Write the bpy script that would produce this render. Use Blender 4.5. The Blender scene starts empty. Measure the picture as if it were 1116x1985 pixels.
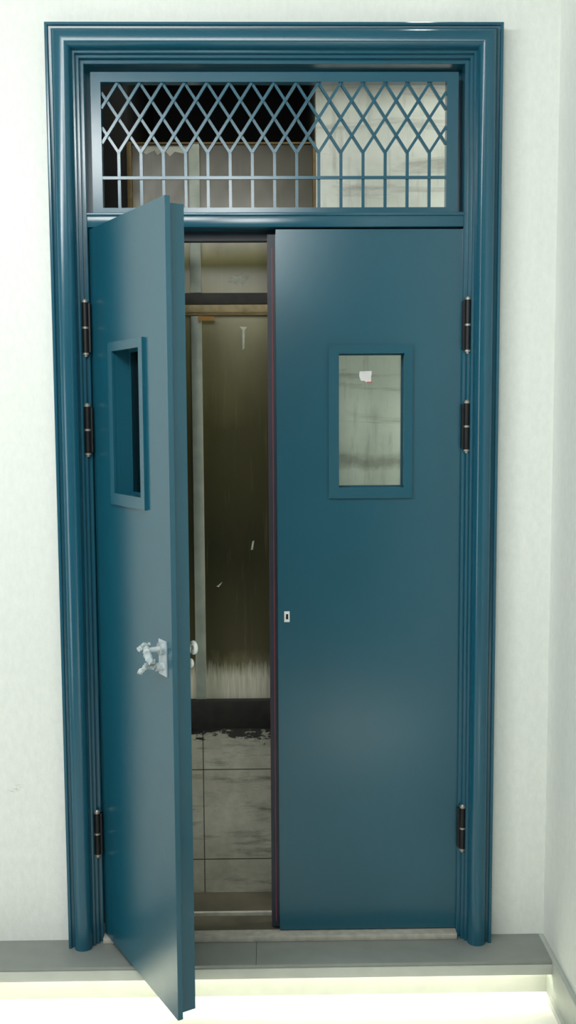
import bpy, bmesh, math, random
from mathutils import Matrix, Vector
random.seed(4)
scn=bpy.context.scene
scn.view_settings.view_transform='Standard'
scn.view_settings.look='None'
# ---------------------------------------------------------------- helpers
def s2l(c):
    return tuple(((x/255)/12.92 if x/255<=0.04045 else ((x/255+0.055)/1.055)**2.4) for x in c)
class NT:
    def __init__(s,name):
        s.m=bpy.data.materials.new(name); s.m.use_nodes=True
        s.t=s.m.node_tree; s.n=s.t.nodes; s.l=s.t.links
        s.b=s.n['Principled BSDF']; s.out=s.n['Material Output']
        s.co=s.n.new('ShaderNodeTexCoord').outputs['Object']
    def sep(s):
        x=s.n.new('ShaderNodeSeparateXYZ'); s.l.new(s.co,x.inputs[0]); return x.outputs
    def noise(s,scale=5,detail=4,rough=.5,st=(1,1,1),loc=(0,0,0),dist=0):
        mp=s.n.new('ShaderNodeMapping'); s.l.new(s.co,mp.inputs[0]); mp.inputs['Scale'].default_value=st; mp.inputs['Location'].default_value=loc
        q=s.n.new('ShaderNodeTexNoise'); s.l.new(mp.outputs[0],q.inputs['Vector'])
        q.inputs['Scale'].default_value=scale;q.inputs['Detail'].default_value=detail;q.inputs['Roughness'].default_value=rough;q.inputs['Distortion'].default_value=dist
        return q.outputs['Fac']
    def math(s,op,a,b=0.0,c=None):
        q=s.n.new('ShaderNodeMath'); q.operation=op
        for i,v in enumerate((a,b,c)):
            if v is None: continue
            if isinstance(v,(int,float)): q.inputs[i].default_value=v
            else: s.l.new(v,q.inputs[i])
        return q.outputs[0]
    def rng(s,v,a,b,c=0.0,d=1.0):
        q=s.n.new('ShaderNodeMapRange'); s.l.new(v,q.inputs[0])
        for i,x in enumerate((a,b,c,d)): q.inputs[i+1].default_value=x
        return q.outputs[0]
    def ramp(s,v,stops):
        q=s.n.new('ShaderNodeValToRGB'); s.l.new(v,q.inputs[0]); e=q.color_ramp.elements
        while len(e)<len(stops): e.new(.5)
        for i,(p,c) in enumerate(stops):
            e[i].position=p; e[i].color=(*c,1)
        return q.outputs[0]
    def mix(s,f,a,b,mode='MIX'):
        q=s.n.new('ShaderNodeMix'); q.data_type='RGBA'; q.blend_type=mode
        for i,v in ((0,f),(6,a),(7,b)):
            if isinstance(v,(int,float)): q.inputs[i].default_value=v
            elif isinstance(v,tuple): q.inputs[i].default_value=(*v,1)
            else: s.l.new(v,q.inputs[i])
        return q.outputs[2]
    def bump(s,h,strength=.2,dist=.002):
        q=s.n.new('ShaderNodeBump'); q.inputs['Strength'].default_value=strength; q.inputs['Distance'].default_value=dist
        s.l.new(h,q.inputs['Height']); s.l.new(q.outputs[0],s.b.inputs['Normal'])
    def col(s,c):
        if isinstance(c,tuple): s.b.inputs['Base Color'].default_value=(*c,1)
        else: s.l.new(c,s.b.inputs['Base Color'])
    def set(s,rough=.5,metal=0,spec=.5,**k):
        s.b.inputs['Roughness'].default_value=rough; s.b.inputs['Metallic'].default_value=metal; s.b.inputs['Specular IOR Level'].default_value=spec
        for a,v in k.items(): s.b.inputs[a.replace('_',' ')].default_value=v
def simple(name,c,rough=.5,metal=0,var=.12,scale=20,**k):
    m=NT(name); f=m.noise(scale,4)
    c=s2l(c); d=tuple(x*(1-var) for x in c); e=tuple(min(1,x*(1+var)) for x in c)
    m.col(m.ramp(f,[(.3,d),(.7,e)])); m.set(rough,metal,**k); return m.m
COL=bpy.context.collection
def link(name,me,mat=None,parent=None,smooth=None):
    o=bpy.data.objects.new(name,me); COL.objects.link(o)
    if mat: me.materials.append(mat)
    if parent: o.parent=parent
    if smooth:
        me.shade_smooth(); me.set_sharp_from_angle(angle=math.radians(smooth))
    return o
def empty(name,loc=(0,0,0)):
    e=bpy.data.objects.new(name,None); e.location=loc; e.empty_display_size=.1; COL.objects.link(e); return e
def mesh_from(bm,name):
    bmesh.ops.recalc_face_normals(bm,faces=bm.faces)
    me=bpy.data.meshes.new(name); bm.to_mesh(me); bm.free(); return me
def addbox(bm,x0,x1,y0,y1,z0,z1,bev=0):
    r=bmesh.ops.create_cube(bm,size=1)
    vs=r['verts']
    for v in vs:
        v.co=Vector((x0+(v.co.x+.5)*(x1-x0),y0+(v.co.y+.5)*(y1-y0),z0+(v.co.z+.5)*(z1-z0)))
    if bev:
        es=list({e for v in vs for e in v.link_edges})
        bmesh.ops.bevel(bm,geom=es,offset=bev,segments=2,affect='EDGES',profile=.5)
def box(name,x0,x1,y0,y1,z0,z1,mat,parent=None,bev=0):
    bm=bmesh.new(); addbox(bm,x0,x1,y0,y1,z0,z1,bev)
    return link(name,mesh_from(bm,name),mat,parent,smooth=30 if bev else None)
def addring(bm,x0,x1,z0,z1,a0,a1,c0,c1,y0,y1,yin=None):
    if yin is None: yin=y0
    O=[(x0,z0),(x1,z0),(x1,z1),(x0,z1)]; I=[(a0,c0),(a1,c0),(a1,c1),(a0,c1)]
    of=[bm.verts.new((x,y0,z)) for x,z in O]; inf=[bm.verts.new((x,yin,z)) for x,z in I]
    ob=[bm.verts.new((x,y1,z)) for x,z in O]; ib=[bm.verts.new((x,y1,z)) for x,z in I]
    for i in range(4):
        j=(i+1)%4
        bm.faces.new((of[i],of[j],inf[j],inf[i])); bm.faces.new((ob[j],ob[i],ib[i],ib[j]))
        bm.faces.new((of[j],of[i],ob[i],ob[j])); bm.faces.new((inf[i],inf[j],ib[j],ib[i]))
def ring(name,*a,mat=None,parent=None,bev=0,**k):
    bm=bmesh.new(); addring(bm,*a,**k)
    if bev: bmesh.ops.bevel(bm,geom=[e for e in bm.edges if e.calc_face_angle(0)>.5],offset=bev,segments=2,affect='EDGES')
    return link(name,mesh_from(bm,name),mat,parent,smooth=30 if bev else None)
def addcyl(bm,p,q,r,seg=24,r2=None):
    p=Vector(p);q=Vector(q);d=q-p
    M=Matrix.Translation((p+q)/2)@d.to_track_quat('Z','Y').to_matrix().to_4x4()
    bmesh.ops.create_cone(bm,cap_ends=True,segments=seg,radius1=r,radius2=r if r2 is None else r2,depth=d.length,matrix=M)
def cyl(name,p,q,r,mat,parent=None,seg=24,r2=None):
    bm=bmesh.new(); addcyl(bm,p,q,r,seg,r2); return link(name,mesh_from(bm,name),mat,parent,smooth=40)
def addbar(bm,p,q,w,dep):
    p=Vector(p);q=Vector(q);d=(q-p).normalized(); Y=Vector((0,1,0)); n=d.cross(Y).normalized()
    vs=[]
    for e in (p,q):
        for a,b in ((-1,-1),(1,-1),(1,1),(-1,1)):
            vs.append(bm.verts.new(e+n*a*w/2+Y*b*dep/2))
    for f in ((0,1,2,3),(7,6,5,4),(0,4,5,1),(1,5,6,2),(2,6,7,3),(3,7,4,0)): bm.faces.new([vs[i] for i in f])
# ---------------------------------------------------------------- materials
def paint(name,c,rough=.3):
    m=NT(name); f=m.noise(3,3); c=s2l(c)
    m.col(m.ramp(f,[(.3,tuple(x*.95 for x in c)),(.7,tuple(x*1.04 for x in c))]))
    m.set(rough,0,.6); m.bump(m.noise(900,2),.10,.0006); return m.m
teal=paint('teal_satin_paint',(22,81,99),.23)
teal_f=paint('teal_gloss_paint',(22,82,102),.20)
m=NT('wallpaper_offwhite')
f=m.noise(60,5,.7,(1,1,.5)); g=m.noise(1.2,3)
c1=m.ramp(f,[(.3,s2l((226,230,225))),(.7,s2l((237,240,235)))])
c2=m.mix(m.rng(g,.35,.7,0,.35),c1,s2l((220,226,218)))
xyz=m.sep()
# small grey scuff on the paper left of the door
dx=m.math('DIVIDE',m.math('ADD',xyz[0],.775),.03); dz=m.math('DIVIDE',m.math('ADD',m.math('ADD',xyz[2],-.585),m.math('MULTIPLY',xyz[0],-.3)),.014)
dz=m.math('ADD',dz,-16.6)
rr=m.math('ADD',m.math('MULTIPLY',dx,dx),m.math('MULTIPLY',dz,dz))
scf=m.math('MULTIPLY',m.rng(rr,0,1,1,0),m.rng(m.noise(80,3,.6,(1,1,2)),.45,.6,0,.35))
c2=m.mix(scf,c2,s2l((150,140,130)))
m.col(c2); m.set(.7,0,.25); m.bump(m.noise(130,5,.7),.25,.002); wallm=m.m
m=NT('ceiling_white'); m.col(m.ramp(m.noise(8),[(.3,(.6,.61,.6)),(.7,(.66,.67,.66))])); m.set(.8); ceilm=m.m
m=NT('rear_wall_paint'); m.col(m.ramp(m.noise(4),[(.3,(.36,.37,.37)),(.7,(.43,.44,.44))])); m.set(.8); rearm=m.m
m=NT('floor_cream_tile')
xyz=m.sep(); gx=m.math('FRACT',m.math('MULTIPLY',m.math('ADD',xyz[0],5.13),1/.6)); gy=m.math('FRACT',m.math('MULTIPLY',m.math('ADD',xyz[1],6.1),1/.6))
gr=m.math('MAXIMUM',m.math('LESS_THAN',gx,.003),m.math('LESS_THAN',gy,.003))
m.col(m.mix(gr,m.ramp(m.noise(5),[(.3,s2l((240,239,228))),(.7,s2l((247,246,238)))]),s2l((232,231,220)))); m.set(.22,0,.5); floorm=m.m
ledgem=simple('ledge_grey_laminate',(136,141,136),.4,var=.05)
ledgef=simple('ledge_white_edge',(190,194,186),.4,var=.04)
basem=simple('baseboard_grey',(180,186,178),.4,var=.05)
steel=simple('brushed_steel_sill',(176,174,163),.45,.1,var=.15,scale=40)
black=simple('hinge_black',(24,24,26),.42,.3)
chrome=simple('hinge_ring_steel',(165,160,150),.4,.6,var=.1)
platem=simple('lock_plate_steel',(190,200,208),.35,.5,var=.05)
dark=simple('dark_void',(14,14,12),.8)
darkblue=simple('rebate_dark_paint',(22,34,48),.45)
redt=simple('red_tape_edge',(110,40,52),.5)
white_pl=simple('white_plastic',(222,226,222),.4,var=.04)
sticker_m=simple('sticker_paper',(215,216,214),.5,var=.05)
red_m=simple('red_print',(190,50,50),.5)
m=NT('plastic_wrap'); m.col(m.ramp(m.noise(60),[(.3,s2l((170,190,196))),(.7,s2l((232,240,240)))])); m.set(.2,0,.6,Transmission_Weight=.35); m.bump(m.noise(120,4,.7),.8,.004); wrap=m.m
m=NT('clear_glass'); m.n.remove(m.b)
tr=m.n.new('ShaderNodeBsdfTransparent'); tr.inputs[0].default_value=(.93,.96,.93,1); gl=m.n.new('ShaderNodeBsdfGlossy'); gl.inputs['Roughness'].default_value=.04
fr=m.n.new('ShaderNodeFresnel'); fr.inputs[0].default_value=1.45; mx=m.n.new('ShaderNodeMixShader')
m.l.new(fr.outputs[0],mx.inputs[0]); m.l.new(tr.outputs[0],mx.inputs[1]); m.l.new(gl.outputs[0],mx.inputs[2]); m.l.new(mx.outputs[0],m.out.inputs[0]); glass=m.m
m=NT('stained_white_wall'); xyz=m.sep()
st=m.noise(2.2,6,.65,(1,1,7),dist=.6); bl=m.noise(2.0,5,.6,(1,1,1.4),(3,1,2)); dr=m.noise(9,6,.7,(4,1,.5))
base=m.ramp(bl,[(.3,s2l((180,184,172))),(.62,s2l((220,223,213)))])
c=m.mix(m.rng(st,.54,.72,0,.7),base,s2l((104,100,84)))
c=m.mix(m.rng(dr,.52,.76,0,.45),c,s2l((110,108,92)))
wn=m.math('ADD',xyz[2],m.math('MULTIPLY',m.math('SUBTRACT',m.noise(12,5,.7),.5),.06))
bandf=m.math('MULTIPLY',m.rng(wn,1.515,1.535,0,1),m.rng(wn,1.55,1.575,1,0))
c=m.mix(m.math('MULTIPLY',bandf,.5),c,s2l((92,88,74)))
c=m.mix(m.rng(xyz[2],2.66,2.74,0,.9),c,s2l((50,48,40)))  # wall colour gets darker towards the top
m.col(c); m.set(.55); m.bump(st,.3,.004); stain=m.m
m=NT('grimy_wall_tile'); xyz=m.sep(); T=.312
gx=m.math('FRACT',m.math('MULTIPLY',m.math('ADD',xyz[0],.237+T*6),1/T)); gz=m.math('FRACT',m.math('MULTIPLY',m.math('ADD',xyz[2],-.512+T*6),1/T))
gr=m.math('MAXIMUM',m.math('LESS_THAN',gx,.010),m.math('LESS_THAN',gz,.011))
sm=m.noise(5,7,.7,(1,1,6),(1.3,0,.4)); bl=m.noise(7,6,.7)
base=m.ramp(bl,[(.3,s2l((166,163,146))),(.7,s2l((210,208,192)))])
c=m.mix(m.rng(sm,.52,.72,0,.85),base,s2l((84,80,66)))
c=m.mix(gr,c,s2l((60,56,44)))
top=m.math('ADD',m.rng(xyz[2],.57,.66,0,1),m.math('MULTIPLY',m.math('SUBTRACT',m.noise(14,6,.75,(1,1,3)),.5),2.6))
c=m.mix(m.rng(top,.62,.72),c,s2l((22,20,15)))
m.col(c); m.set(.35); tile=m.m
m=NT('dirty_shaded_olive_glass'); xyz=m.sep()
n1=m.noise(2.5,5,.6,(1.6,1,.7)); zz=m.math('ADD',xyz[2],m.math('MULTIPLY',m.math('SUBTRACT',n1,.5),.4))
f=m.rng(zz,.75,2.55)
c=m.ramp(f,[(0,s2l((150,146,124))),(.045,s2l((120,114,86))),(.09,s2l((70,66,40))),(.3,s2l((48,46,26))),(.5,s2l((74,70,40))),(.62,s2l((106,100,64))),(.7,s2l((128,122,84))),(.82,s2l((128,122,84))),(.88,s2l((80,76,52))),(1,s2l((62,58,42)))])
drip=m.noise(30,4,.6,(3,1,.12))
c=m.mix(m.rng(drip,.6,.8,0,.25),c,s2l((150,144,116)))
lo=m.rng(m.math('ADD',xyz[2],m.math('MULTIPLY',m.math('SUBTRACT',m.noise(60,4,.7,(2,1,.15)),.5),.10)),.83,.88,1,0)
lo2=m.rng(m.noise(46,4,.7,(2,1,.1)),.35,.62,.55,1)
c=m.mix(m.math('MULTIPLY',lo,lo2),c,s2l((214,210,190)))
rd=m.rng(m.math('ADD',xyz[0],m.math('MULTIPLY',n1,.06)),-.02,.03,0,.45)  # vertical shade towards the right side, painted into the glass colour
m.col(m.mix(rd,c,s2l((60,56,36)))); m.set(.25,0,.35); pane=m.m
alu=simple('aged_aluminium',(148,154,142),.4,.1,var=.15)
soot=simple('soot_black',(24,21,16),.7,var=.5,scale=30)
rust=simple('rusty_rail',(138,122,84),.6,var=.35,scale=25)
ochre=simple('ochre_edge',(96,78,38),.6,var=.3,scale=30)
smear=simple('smear_and_reflection',(190,190,172),.6,var=.2,scale=60)  # pale smears, also used for the reflection shape on the upper pane
orange=simple('orange_tape',(160,112,48),.6)
conc=simple('grimy_floor',(84,80,66),.5,var=.3,scale=8)
plaster=simple('dingy_plaster',(60,60,54),.8,var=.3,scale=5)  # dingy grey plaster of the recess side wall
m=NT('led_strip'); m.set(.5); m.col((1,1,.9)); m.b.inputs['Emission Color'].default_value=(1,.98,.82,1); m.b.inputs['Emission Strength'].default_value=16; led=m.m
# ---------------------------------------------------------------- room
FZ=-.02; CE=3.05; RW=.824
ring('wall_back',-3.0,RW+.1,FZ,CE,-.56,.595,.06,2.72,0,.12,mat=wallm)
box('wall_right',RW,RW+.1,-5,0,FZ,CE,wallm)
box('wall_left',-3.1,-3.0,-5,0,FZ,CE,rearm)
box('wall_front',-3.1,RW+.1,-5.1,-5,FZ,CE,rearm)
box('floor',-3.1,RW+.1,-5.1,.12,FZ-.1,FZ,floorm)
box('ceiling',-3.1,RW+.1,-5.1,.12,CE,CE+.1,ceilm)
lb=empty('baseboard_back')
box('ledge_top',-3.0,RW-.016,-.158,.0,.098,.109,ledgem,lb,.0015)
box('ledge_edge',-3.0,RW-.016,-.16,-.148,.067,.0975,ledgef,lb,.001)
box('recess_face',-3.0,RW-.016,-.10,0,FZ,.0975,ledgef,lb)
for k,x in enumerate((-2.2,-1.17,-.055)): box('joint_%d'%(k+1),x-.0006,x+.0006,-.1585,-.001,.1085,.1094,soot,lb)
ls=box('led_strip_light',-3.0,RW-.03,-.135,-.118,.086,.094,led)
br=empty('baseboard_right')
box('board',RW-.016,RW,-5,-.0,FZ,.109,basem,br,.0015)
box('shoe_strip',RW-.026,RW-.016,-5,-.16,FZ,.0,ledgef,br)
# ---------------------------------------------------------------- door frame
XL,XR,ZT,ZB=-.618,.653,2.779,.109
fr_=empty('door_frame')
prof=[(0,.0),(0,-.048),(.0015,-.052),(.004,-.054),(.009,-.054),(.0105,-.052),(.011,-.047),(.0165,-.045),(.018,-.045)]
for i in range(21):
    a=math.pi*(i/20); prof.append((.0450-.0265*math.cos(a),-.045-.027*math.sin(a)**.85))
prof+= [(.0725,-.040),(.0732,-.038),(.0785,-.038),(.080,-.036),(.080,-.026),(.0875,-.026),(.089,-.024),(.089,-.012),(.098,-.012),(.1,-.010),(.1,.12),(.05,.12),(.05,0.0)]
bm=bmesh.new(); rows=[]
for d,y in prof:
    rows.append([bm.verts.new(p) for p in ((XL+d,y,ZB),(XL+d,y,ZT-d),(XR-d,y,ZT-d),(XR-d,y,ZB))])
for i in range(len(rows)):
    a=rows[i];b=rows[(i+1)%len(rows)]
    for k in range(3): bm.faces.new((a[k],a[k+1],b[k+1],b[k]))
bm.faces.new([r[0] for r in rows]); bm.faces.new([r[3] for r in rows][::-1])
link('architrave',mesh_from(bm,'architrave'),teal_f,fr_,smooth=28)
JL,JR=XL+.1,XR-.1
ring('stop',JL-.002,JR+.002,.10,2.681,JL+.022,JR-.022,.1095,2.664,.064,.10,mat=teal,parent=fr_)
box('transom_bar',JL-.001,JR+.001,-.012,.10,2.231,2.266,teal_f,fr_,.0015)
box('transom_bar_lip',JL-.001,JR+.001,-.016,.0,2.262,2.271,teal_f,fr_,.001)
box('head_stop',JL,JR,.064,.10,2.205,2.231,darkblue,fr_)
def hinge(idx,x,z0,z1,side):
    bm=bmesh.new(); L=z1-z0; mid=(z0+z1)/2; y=-.024
    addcyl(bm,(x,y,z0+.010),(x,y,mid-.003),.0092); addcyl(bm,(x,y,mid+.003),(x,y,z1-.010),.0092)
    addbox(bm,x-.002-(side>0)*.012,x+.002+(side<0)*.012,y,y+.024,z0+.012,z1-.012)
    h=link('hinge_%d'%idx,mesh_from(bm,'hinge'),black,fr_,smooth=40)
    bm=bmesh.new()
    for a,b,r in ((z0+.004,z0+.010,.0088),(mid-.003,mid+.003,.0088),(z1-.010,z1-.004,.0088)): addcyl(bm,(x,y,a),(x,y,b),r)
    addcyl(bm,(x,y,z0-.001),(x,y,z0+.004),.005); addcyl(bm,(x,y,z1-.004),(x,y,z1),.007,r2=.004)
    link('hinge_%d_rings'%idx,mesh_from(bm,'hr'),chrome,fr_,smooth=40)
zs=((1.867,2.029),(1.581,1.734),(.380,.526))
for i,(a,b) in enumerate(zs):
    hinge(i+1,-.5285,a,b,-1); hinge(i+4,.5665,a+.004,b+.004,1)
# ---------------------------------------------------------------- transom grille
tg=empty('transom_grille')
GX0,GX1,GZ0,GZ1=-.475,.505,2.288,2.635
ring('grille_frame',-.503,.538,2.2715,2.662,GX0,GX1,GZ0,GZ1,.004,.034,mat=teal_f,parent=tg,bev=.0012)
zn=2.443; zr=2.372; N=15; x0=-.4285; sp=.0633
bm=bmesh.new()
for k in range(N):
    x=x0+k*sp; addbar(bm,(x,.017,GZ0),(x,.017,zn+.004),.0084,.010)
addbar(bm,(GX0,.010,zr),(GX1,.010,zr),.0084,.006)
hx=sp/2
def clip(p,q):
    (xa,za),(xb,zb)=p,q
    t0,t1=0.,1.
    dx=xb-xa
    ta=(GX0-xa)/dx; tb=(GX1-xa)/dx
    if ta>tb: ta,tb=tb,ta
    t0=max(t0,ta); t1=min(t1,tb)
    if t1-t0<.02: return None
    return (xa+dx*t0,za+(zb-za)*t0),(xa+dx*t1,za+(zb-za)*t1)
for k in range(-3,N+3):
    x=x0+k*sp
    for s,yy in ((1,.014),(-1,.0195)):
        c=clip((x,zn),(x+s*4*hx,GZ1))
        if c: addbar(bm,(c[0][0],yy,c[0][1]),(c[1][0],yy,c[1][1]),.0078,.009)
link('bars',mesh_from(bm,'bars'),teal_f,tg)
# ---------------------------------------------------------------- door leaves
LZ0,LZ1=.1315,2.226
def leaf(name,W,mirror,loc,ang,skinw,bodyw):
    root=empty(name,loc); root.rotation_euler=(0,0,ang)
    sg=-1 if mirror else 1
    def X(a,b): return (a,b) if sg>0 else (-b,-a)
    wz0,wz1=1.483,1.875; w0,w1=.173,.3655
    a,b=X(0.003,skinw); h0,h1=X(w0,w1)
    ring('skin',a,b,LZ0,LZ1,h0,h1,wz0,wz1,0,.014,mat=teal,parent=root,bev=.0012)
    a,b=X(.006,bodyw)
    ring('core',a,b,LZ0+.004,LZ1-.012,h0,h1,wz0,wz1,.0142,.060,mat=teal,parent=root)
    t0,t1=X(w0-.023,w1+.029)
    ring('window_trim',t0,t1,wz0-.030,wz1+.023,h0+.0015,h1-.0015,wz0+.0015,wz1-.0015,-.008,.001,mat=teal,parent=root,yin=-.006,bev=.001)
    ring('window_bead',h0-.001,h1+.001,wz0-.001,wz1+.001,h0+.004,h1-.004,wz0+.004,wz1-.004,.046,.0495,mat=teal,parent=root)
    box('window_glass',h0,h1,.050,.053,wz0,wz1,glass,root)
    ring('window_bead_rear',h0-.001,h1+.001,wz0-.001,wz1+.001,h0+.004,h1-.004,wz0+.004,wz1-.004,.0535,.059,mat=teal,parent=root)
    return root
TH=.5162
d1=leaf('door_1',.536,False,(-.517,0,0),-(math.pi/2-TH),.536,.514)
d2=leaf('door_2',.545,True,(.561,0,0),0,.545,.569)
box('tape_edge',-.5700,-.5692,.030,.036,LZ0+.02,LZ1-.02,redt,d2)
box('rebate_face',-.569,-.546,.0138,.0143,LZ0+.004,LZ1-.012,darkblue,d2)
box('tape_face',-.5575,-.5545,.0132,.0139,LZ0+.02,LZ1-.05,redt,d2)
kx=.0425-.561; kz=1.102
ring('strike_plate',kx-.008,kx+.008,kz-.016,kz+.016,kx-.003,kx+.004,kz-.008,kz+.008,-.003,.001,mat=white_pl,parent=d2,bev=.0008)
box('strike_hole',kx-.003,kx+.004,-.0012,-.0004,kz-.008,kz+.008,black,d2)
sx=.278-.561; sz=1.808
bm=bmesh.new()
pts=[(-.016,.016),(.019,.017),(.020,-.017),(.004,-.017),(-.002,-.011),(-.012,-.012),(-.018,.002)]
bm.faces.new([bm.verts.new((sx+x,.0490,sz+z)) for x,z in pts]); link('sticker',mesh_from(bm,'st'),sticker_m,d2)
box('sticker_print',sx+.004,sx+.019,.0484,.0488,sz-.017,sz-.0145,red_m,d2)
box('sticker_print_2',sx+.0180,sx+.0195,.0484,.0488,sz-.017,sz+.004,red_m,d2)
hx_,hz_=.482,1.088
ring('lock_plate',hx_-.024,hx_+.024,hz_-.052,hz_+.040,hx_-.004,hx_+.004,hz_-.030,hz_-.022,-.003,.001,mat=platem,parent=d1,bev=.0008)
cyl('spindle',(hx_,-.003,hz_+.018),(hx_,-.048,hz_+.018),.007,wrap,d1)
cyl('rose',(hx_,-.002,hz_+.018),(hx_,-.012,hz_+.018),.017,wrap,d1)
def blob(name,pts,rad,mat,parent,jit=.002):
    bm=bmesh.new(); rings=[]
    n=12; m_=12
    P=[Vector(p) for p in pts]
    L=len(P)-1
    for i in range(m_+1):
        t=i/m_*L; k=min(int(t),L-1); p=P[k].lerp(P[k+1],t-k); d=(P[k+1]-P[k]).normalized()
        q=d.to_track_quat('Z','Y'); r=rad*(1.0 if 0<i<m_ else .55)*(1+random.uniform(-.25,.3))
        rings.append([bm.verts.new(p+q@Vector((math.cos(a)*r,math.sin(a)*r,0))+Vector([random.uniform(-jit,jit) for _ in range(3)])) for a in [2*math.pi*j/n for j in range(n)]])
    for i in range(m_):
        for j in range(n): bm.faces.new((rings[i][j],rings[i][(j+1)%n],rings[i+1][(j+1)%n],rings[i+1][j]))
    bm.faces.new(rings[0]); bm.faces.new(rings[-1][::-1])
    return link(name,mesh_from(bm,name),mat,parent,smooth=50)
blob('lever_wrapped',[(hx_-.004,-.046,hz_+.026),(hx_+.012,-.05,hz_+.012),(hx_+.038,-.050,hz_-.008)],.0075,wrap,d1)
blob('wrap_fold',[(hx_-.010,-.03,hz_+.03),(hx_-.02,-.05,hz_+.026),(hx_-.018,-.060,hz_+.014)],.006,wrap,d1)
cyl('thumbturn_base',(hx_,-.003,hz_-.028),(hx_,-.022,hz_-.028),.011,wrap,d1)
blob('thumbturn_wrapped',[(hx_-.004,-.02,hz_-.030),(hx_-.012,-.045,hz_-.026),(hx_-.016,-.062,hz_-.044)],.0065,wrap,d1)
blob('thumbturn_fold',[(hx_,-.022,hz_-.012),(hx_-.006,-.05,hz_-.022)],.005,wrap,d1)
def torus(name,c,R,r,parent,mat):
    bm=bmesh.new(); A,B=28,10; g=[]
    for i in range(A):
        a=2*math.pi*i/A
        g.append([bm.verts.new((c[0]+(R+r*math.cos(b))*math.cos(a),c[1]+r*math.sin(b)*1.4,c[2]+(R+r*math.cos(b))*math.sin(a))) for b in [2*math.pi*j/B for j in range(B)]])
    for i in range(A):
        for j in range(B): bm.faces.new((g[i][j],g[(i+1)%A][j],g[(i+1)%A][(j+1)%B],g[i][(j+1)%B]))
    return link(name,mesh_from(bm,name),mat,parent,smooth=60)
cyl('rear_rose',(hx_,.060,hz_+.010),(hx_,.068,hz_+.010),.018,white_pl,d1)
torus('rear_ring',(hx_,.084,hz_+.010),.014,.0045,d1,white_pl); cyl('rear_spindle',(hx_,.06,hz_+.010),(hx_,.082,hz_+.010),.005,chrome,d1)
cyl('rear_rose_2',(hx_,.060,hz_-.030),(hx_,.066,hz_-.030),.010,white_pl,d1)
torus('rear_ring_2',(hx_,.076,hz_-.030),.009,.0035,d1,white_pl); cyl('rear_spindle_2',(hx_,.06,hz_-.030),(hx_,.075,hz_-.030),.004,chrome,d1)
th=empty('door_threshold')
box('sill_plate',JL,JR,-.030,.10,.1095,.1275,steel,th,.0015)
box('sill_rear_lip',JL,JR,.1005,.112,.10,.138,steel,th,.001)
box('sill_dirt',JL+.02,JR-.02,.010,.098,.1278,.1284,conc,th)
# ---------------------------------------------------------------- alcove behind door
AY=.35
box('floor_alcove',-.95,1.25,.12,AY,-.02,.085,conc)
box('wall_alcove_right',.148,1.25,AY,AY+.08,.085,3.2,stain)
box('wall_alcove_tiled',-.95,.147,AY,AY+.08,.085,.659,tile)
bx=empty('window_1')
box('sill_beam',-.95,.147,AY-.02,AY+.08,.6595,.754,soot,bx,.003)
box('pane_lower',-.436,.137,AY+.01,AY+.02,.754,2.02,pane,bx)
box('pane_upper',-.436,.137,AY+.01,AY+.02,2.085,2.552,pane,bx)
box('transom_rail_dark',-.436,.137,AY-.012,AY+.03,2.050,2.087,soot,bx,.002)
box('transom_rail',-.436,.137,AY-.016,AY+.03,2.018,2.0495,rust,bx,.003)
box('rail_lip',-.436,.137,AY-.020,AY-.0165,2.022,2.026,ochre,bx)  # thin ochre strip along the front of the rail
box('mullion_lower',-.256,-.222,AY-.004,AY+.012,.755,2.017,alu,bx,.002)
box('mullion_upper',-.256,-.222,AY-.004,AY+.012,2.088,2.552,alu,bx,.002)
box('stile_right',.1375,.147,AY-.004,AY+.08,.755,2.56,ochre,bx,.002)
box('stile_left',-.452,-.437,AY-.004,AY+.03,.755,2.56,ochre,bx,.002)
box('head_rail',-.452,.137,AY-.002,AY+.03,2.5525,2.558,ochre,bx,.001)
box('orange_clip',-.232,-.180,AY-.024,AY-.0205,1.999,2.012,orange,bx)
def smr(name,cx,cz,pts,s):
    bm=bmesh.new(); bm.faces.new([bm.verts.new((cx+x*s,AY+.0090,cz+z*s)) for x,z in pts]); link(name,mesh_from(bm,name),smear,bx)
bird=[(-1,-.6),(-.3,-.2),(.2,.3),(1,.9),(.5,0),(.1,-.4),(-.2,-.9)]
smr('smear_1',-.175,1.14,bird,.010); smr('smear_2',-.065,1.27,[(-.3,-1),(.1,-.9),(.4,1),(0,.8)],.016)
smr('smear_3',-.10,2.13,[(-1.4,-.3),(-.8,.3),(-1,.6),(-.2,.4),(.4,.7),(1.2,.3),(.8,-.1),(.2,-.8),(-.2,-.6),(-.7,-.1)],.026)
smr('smear_4',-.088,1.955,[(-.2,-3),(.2,-2.6),(.3,1),(.8,1.6),(-.8,1.7),(-.2,1)],.016)
smr('pane_reflection',-.32,2.535,[(-5,.6),(5,.6),(4.6,-.3),(3,0),(2.6,-.5),(1,-.2),(.2,-.9),(-.6,0),(-1.8,-.7),(-2.2,0),(-3.6,-.6),(-4.4,0)],.020)  # white light reflection along the pane top, modelled as a flat jagged shape
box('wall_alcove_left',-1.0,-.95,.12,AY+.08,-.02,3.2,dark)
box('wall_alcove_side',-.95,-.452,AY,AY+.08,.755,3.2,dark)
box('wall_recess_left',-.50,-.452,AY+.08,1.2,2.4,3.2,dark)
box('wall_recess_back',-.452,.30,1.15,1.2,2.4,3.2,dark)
box('wall_recess_side',.148,.20,AY+.08,1.15,2.4,3.2,plaster)
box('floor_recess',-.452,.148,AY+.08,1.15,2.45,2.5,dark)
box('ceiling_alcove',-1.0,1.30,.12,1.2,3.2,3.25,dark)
box('wall_alcove_end',1.25,1.30,.12,AY+.08,-.02,3.2,stain)
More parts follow.
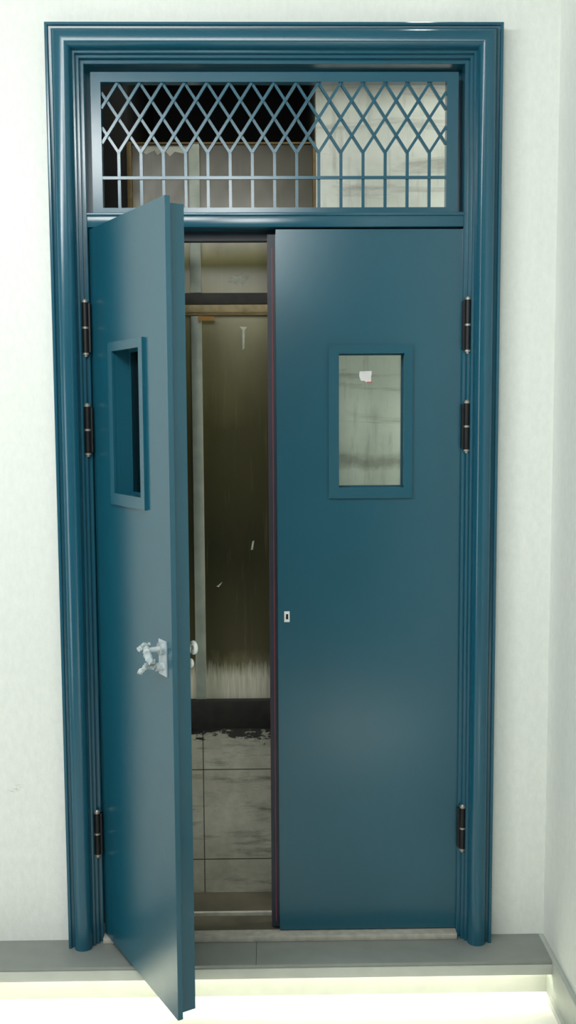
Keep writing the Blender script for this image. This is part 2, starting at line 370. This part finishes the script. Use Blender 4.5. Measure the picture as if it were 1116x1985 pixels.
# ---------------------------------------------------------------- lights
def area(name,loc,target,sx,sy,power,color=(1,1,1)):
    l=bpy.data.lights.new(name,'AREA'); l.shape='RECTANGLE'; l.size=sx; l.size_y=sy; l.energy=power; l.color=color
    o=bpy.data.objects.new(name,l); o.location=loc; o.rotation_euler=(Vector(target)-Vector(loc)).to_track_quat('-Z','Y').to_euler(); COL.objects.link(o); return o
area('ceiling_light',(-1.1,-1.9,3.0),(-.4,-.4,0.9),1.2,.5,47,(.975,1,.98))
area('ceiling_light.001',(-.2,-2.6,3.0),(.6,0,1.2),.5,1.2,36,(.975,1,.98))
area('side_light',(-2.6,-2.3,1.5),(.5,0,1.4),.5,2.2,20,(.975,1,.99))  # unseen tall light, added for the vertical highlights on the frame moulding
sp_=bpy.data.lights.new('floor_spot','SPOT'); sp_.energy=1350; sp_.spot_size=math.radians(17); sp_.spot_blend=.8; sp_.shadow_soft_size=.06; sp_.color=(1,1,.97)
so=bpy.data.objects.new('leaf_highlight_spot',sp_); so.location=(.50,-2.5,3.0); COL.objects.link(so)  # unseen spot, added so its floor pool reflects as a highlight on door_2
area('alcove_fill',(.55,.235,3.05),(.5,.26,1.5),.6,.12,6,(.98,1,.95))  # unseen fill lights, added to brighten the alcove walls and tiles
area('alcove_fill.001',(-.2,.20,2.95),(-.2,.3,1.5),.5,.08,1.3,(.98,1,.92))
area('alcove_fill.002',(1.2,.235,1.5),(.2,.34,1.4),.12,1.6,14,(.98,1,.94))
area('alcove_fill.003',(-.90,.20,.75),(.0,.34,.35),.10,.7,3.0,(1,1,.94))
w=bpy.data.worlds.new('World'); scn.world=w; w.use_nodes=True; w.node_tree.nodes['Background'].inputs[0].default_value=(.5,.55,.55,1); w.node_tree.nodes['Background'].inputs[1].default_value=.1
# ---------------------------------------------------------------- camera
cam=bpy.data.cameras.new('camera'); co=bpy.data.objects.new('camera',cam); COL.objects.link(co)
cam.sensor_fit='VERTICAL'; cam.sensor_height=24; cam.sensor_width=24*1116/1985; cam.lens=24*1989.49/1985
cam.clip_start=.05
p,y,r=.09519,-.01581,-.00545
co.matrix_world=Matrix.Translation((0,-3.0,1.7))@Matrix.Rotation(y,4,'Z')@Matrix.Rotation(math.pi/2-p,4,'X')@Matrix.Rotation(r,4,'Z')
scn.camera=co
